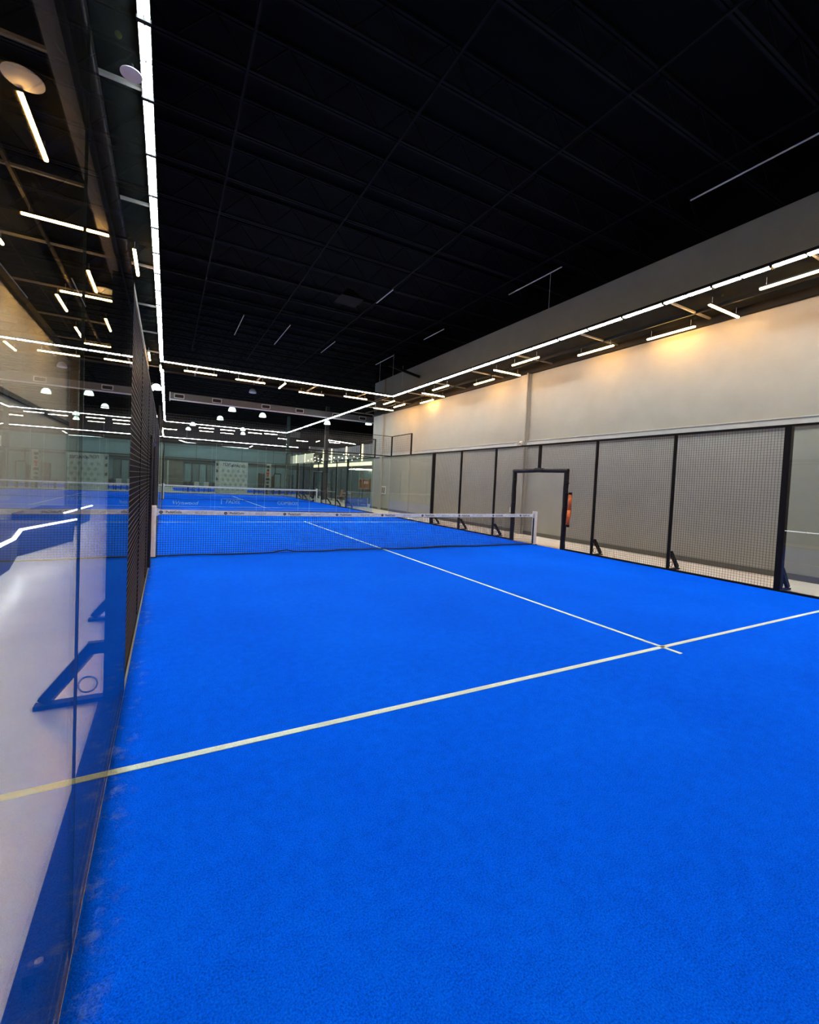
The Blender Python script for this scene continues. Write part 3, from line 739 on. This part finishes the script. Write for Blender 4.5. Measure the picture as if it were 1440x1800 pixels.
# racket display stand
ds = thing('display_stand', (9.3, 46, 0), 'tall narrow display board with red and black items behind the second court', 'display stand')
MB().box(9.05, 9.50, 46.0, 46.06, 0, 3.1).build('board', M['trim'], ds)
for i, (z, m, w) in enumerate([(2.75,'dark',.14),(2.4,'dark',.10),(2.1,'red',.13),(1.85,'red',.08),(1.5,'dark',.18),(1.15,'dark',.12),(.8,'dark',.15)]):
    MB().lathe([(0,-.12),(w,-.06),(w*1.1,.05),(w*.6,.13),(0,.15)], (9.18, 45.9, z), 10).build('displayed_item', M[m], ds, smooth=True)
def gym(x0, x1, y, z0, z1, label):
    t = thing('equipment_tower', ((x0+x1)/2, y, 0), label, 'equipment tower')
    MB().box(x0, x1, y, y+.4, z0, z1).build('cabinet', M['dark'], t)
    MB().box(x0+.05, x0+.09, y-.06, y, 0, z1+.1).box(x1-.09, x1-.05, y-.06, y, 0, z1+.1).box(x0, x1, y-.08, y+.42, z0-.08, z0).build('frame', M['black'], t)
gym(8.3, 8.9, 46, .7, 2.05, 'dark upright cabinet left of the display board')
gym(9.62, 9.84, 46, .5, 1.8, 'dark upright cabinet right of the display board')
at = thing('training_arch', (10.3, 46.3, 0), 'black tubular training arch right of the display board', 'arch')
MB().tube((9.9,46.3,0),(9.9,46.3,2.1),.05,8).tube((9.9,46.3,2.1),(10.55,46.3,2.1),.05,8).tube((10.55,46.3,2.1),(10.55,46.3,0),.05,8).tube((9.98,46.3,2.1),(9.98,46.3,3.1),.04,8).build('arch_frame', M['black'], at)
tb = thing('counter_table', (9.6, 45.2, 0), 'long dark counter in front of the display board', 'counter')
MB().box(7.7, 11.5, 45.0, 45.5, .62, .70).build('counter_top', M['dark'], tb)
for x in (7.8, 9.0, 10.2, 11.4): MB().box(x-.03, x+.03, 45.05, 45.45, 0, .62).build('leg', M['dark'], tb)
MB().box(7.9, 11.3, 45.1, 45.4, .3, .34).build('shelf', M['dark'], tb)
def chair(x, y, col_, label, group, rz=0):
    t = thing('chair', (x, y, 0), label, 'chair', group)
    MB().box(x-.22, x+.22, y-.22, y+.22, .42, .47).build('seat', M[col_], t)
    MB().hexa([(x-.22,y+.18,.47),(x+.22,y+.18,.47),(x+.22,y+.22,.47),(x-.22,y+.22,.47),(x-.20,y+.26,.98),(x+.20,y+.26,.98),(x+.20,y+.30,.98),(x-.20,y+.30,.98)]).build('backrest', M[col_], t)
    for sx in (-1, 1):
        for sy in (-1, 1): MB().tube((x+sx*.19,y+sy*.19,0),(x+sx*.19,y+sy*.19,.42),.018,6).build('leg', M['black'], t)
    t.rotation_euler = (0,0,rz); return t
for i, (x, y, c, w) in enumerate([(1.75,46.2,'dark','dark chair left of the teal doors'),(2.2,46.4,'dark','dark chair before the teal doors'),(2.7,46.1,'trim','small pale chair beside the dark chairs'),(3.55,46.2,'trim','pale chair left of the backdrop banner'),(4.15,46.75,'dark','dark chair touching the backdrop banner')]):
    chair(x, y, c, w + ' behind the second court', 'chairs behind the second court')
for i, (x, y, c) in enumerate([(12.2,31,'dark'),(12.9,31.5,'dark'),(12.3,33.5,'wood'),(13.0,34.2,'wood'),(12.4,38.6,'dark'),(13.0,39.3,'wood'),(12.4,41,'dark'),(12.9,42,'dark')]):
    chair(x, y, c, '%s lounge chair right of the second court, %s from the near end' % ('brown' if c == 'wood' else 'dark', ORD[i]), 'lounge chairs right of the second court', -math.pi/2)
for i, (x, y) in enumerate([(12.6,32.4),(12.6,36.0),(12.7,40.2)]):
    t = thing('lounge_table', (x, y, 0), 'small dark lounge table right of the second court, %s from the near end' % ORD[i], 'table', 'lounge tables')
    MB().tube((x,y,.72),(x,y,.75),.38,20).build('table_top', M['trim'], t); MB().tube((x,y,.02),(x,y,.72),.03,8).build('pedestal', M['black'], t); MB().tube((x,y,0),(x,y,.02),.22,16).build('base_plate', M['black'], t)

# lounge facade along x = 14
wall_box('wall_lounge', 14.0, 14.12, 30.2, 58, 2.75, 2.95, M['dark'])
fa = thing('lounge_sign_board', (14, 44, 3), 'glowing lounge fascia with pale yellow neon edge beside the second court', 'sign')
MB().box(13.9, 14.0, 31, 46, 2.98, 3.26).build('neon_edge', M['neon'], fa)
MB().box(14.0, 14.1, 31, 46, 3.26, 4.65).build('grey_board', M['duct'], fa)
for y in (33, 36.6, 40.5, 43): MB().box(13.93, 13.99, y-.10, y+.10, 3.35, 4.7).build('neon_bar', M['neon'], fa)
for i, (a, b) in enumerate([(46.2,49.4),(49.5,53.2),(53.3,56.0)]):
    pn = thing('backlit_panel', (13.9, (a+b)/2, 4.1), 'backlit beige wall panel left of the black sign, %s from the right' % ORD[i], 'panel', 'backlit beige panels of the lounge')
    MB().box(13.9, 13.98, a+.04, b-.04, 3.56, 4.52).build('face', M['panel'], pn); MB().box(13.88, 14.0, a, a+.06, 3.5, 4.58).box(13.88,14.0,a,b,3.5,3.56).build('frame', M['neon'], pn)
bs = thing('black_sign', (13.85, 44.7, 4), 'small black sign with pale lettering on the lounge fascia', 'sign')
MB().box(13.82, 13.88, 43.5, 46.0, 3.62, 4.42).build('sign_face', M['dark'], bs)
text_mesh('MUSIC', .42, M['whiteplain'], 'lettering', bs, (13.81, 44.7, 4.05), (math.pi/2, 0, -math.pi/2), .2, .003)
bm = MB(); pr = [(.05*math.sin(math.pi*q/6), -.05*math.cos(math.pi*q/6)) for q in range(7)]; bm.lathe(pr, (0,0,0), 8)
bulb0 = None
for i in range(26):
    y = 30.8 + (i % 13)*1.15 + (.4 if i > 12 else 0); x = 13.6 if i < 13 else 13.0; z = (3.55 if i < 13 else 3.75) + .12*math.sin(i*1.7)
    if bulb0 is None: o = bm.build('string_bulb', M['bulb'], smooth=True); bulb0 = o
    else: o = bulb0.copy(); col.objects.link(o)
    o.location = (x, y, z); tag(o, 'small warm bulb strung in front of the lounge fascia', 'bulb', 'string of small warm bulbs before the lounge')
lg = thing('glazed_storefront', (14.1, 44, 0), 'teal glazed lounge front with dark mullions under the glowing fascia', 'glazed front')
MB().box(14.02, 14.06, 30.3, 58, 0, 2.75).build('glazing', M['tealdark'], lg)
for k in range(12): MB().box(13.96, 14.08, 30.3+2.5*k-.05, 30.3+2.5*k+.05, 0, 2.75).build('mullion', M['dark'], lg)
sh = thing('wall_shelf', (13.9, 31.9, 1.1), 'warm brown wooden shelf unit at the near end of the lounge', 'shelf')
MB().box(13.75, 13.95, 30.9, 32.9, 1.12, 1.16).box(13.75,13.95,30.9,32.9,1.50,1.53).box(13.75,13.95,30.9,32.9,1.86,1.90).box(13.93,13.96,30.9,32.9,1.12,1.9).box(13.75,13.95,30.9,30.94,1.12,1.9).box(13.75,13.95,32.86,32.9,1.12,1.9).box(13.75,13.95,32.2,32.24,1.12,1.9).build('shelf_frame', M['wood'], sh)
for i in range(5):
    y = 31.1+i*.22; MB().tube((13.85,y,1.53),(13.85,y,1.75),.04,8).build('displayed_item', M['orange' if i % 2 else 'whiteplain'], sh)
for i, y in enumerate((30.9, 31.5, 32.1, 32.7)):
    put_warm(wF, 13.3, y, XD-.35, 'warm slanting light tube under the lounge edge, %s from the right wall' % ORD[i], 'warm light tubes under the lounge edge', z=2.62)
for i, (x0, x1, y, z0, z1) in enumerate([(10.6,13.9,52,6.6,7.2),(14.6,26,50,5.0,5.5)]):
    tag(MB().box(x0,x1,y,y+.6,z0,z1).build('ventilation_duct', M['duct']), 'short grey duct %s' % ('above the lounge sign' if i == 0 else 'behind the lounge fascia'), 'duct')

# ------------------------------------------------------------------ world
w = bpy.data.worlds.new('world'); scene.world = w; w.use_nodes = True
w.node_tree.nodes['Background'].inputs[0].default_value = (.02,.022,.025,1); w.node_tree.nodes['Background'].inputs[1].default_value = 1

# ------------------------------------------------------------------ camera
f, cx_, cy_, cz_, yaw, pit, rol = 769.609, .2432, .2946, 1.6315, .497, -.0341, .0462
cy, sy = math.cos(yaw), math.sin(yaw); cp, sp = math.cos(pit), math.sin(pit); cr_, sr_ = math.cos(rol), math.sin(rol)
F = Vector((sy*cp, cy*cp, sp)); R = Vector((cy, -sy, 0)); U = R.cross(F)
R2 = R*cr_ + U*sr_; U2 = -R*sr_ + U*cr_
cam = bpy.data.cameras.new('camera'); co = bpy.data.objects.new('camera', cam); col.objects.link(co)
mw = Matrix.Identity(4)
for i in range(3): mw[i][0] = R2[i]; mw[i][1] = U2[i]; mw[i][2] = -F[i]
mw[0][3], mw[1][3], mw[2][3] = cx_, cy_, cz_
co.matrix_world = mw
cam.sensor_fit = 'VERTICAL'; cam.sensor_height = 36; cam.sensor_width = 28.8; cam.lens = f*36/1800
cam.shift_x = 9.4167/1800; cam.shift_y = -22.3185/1800; cam.clip_start = .02; cam.clip_end = 200
scene.camera = co

scene.view_settings.view_transform = 'Standard'; scene.view_settings.look = 'None'
scene.view_settings.exposure = .15; scene.view_settings.gamma = 1; scene.view_settings.use_curve_mapping = False
c = scene.cycles
c.max_bounces = 8; c.diffuse_bounces = 4; c.glossy_bounces = 5; c.transparent_max_bounces = 40; c.transmission_bounces = 4
c.sample_clamp_indirect = 4; c.caustics_reflective = False; c.caustics_refractive = False
c.use_denoising = True
try: c.denoiser = 'OPENIMAGEDENOISE'
except Exception: pass
c.use_light_tree = True
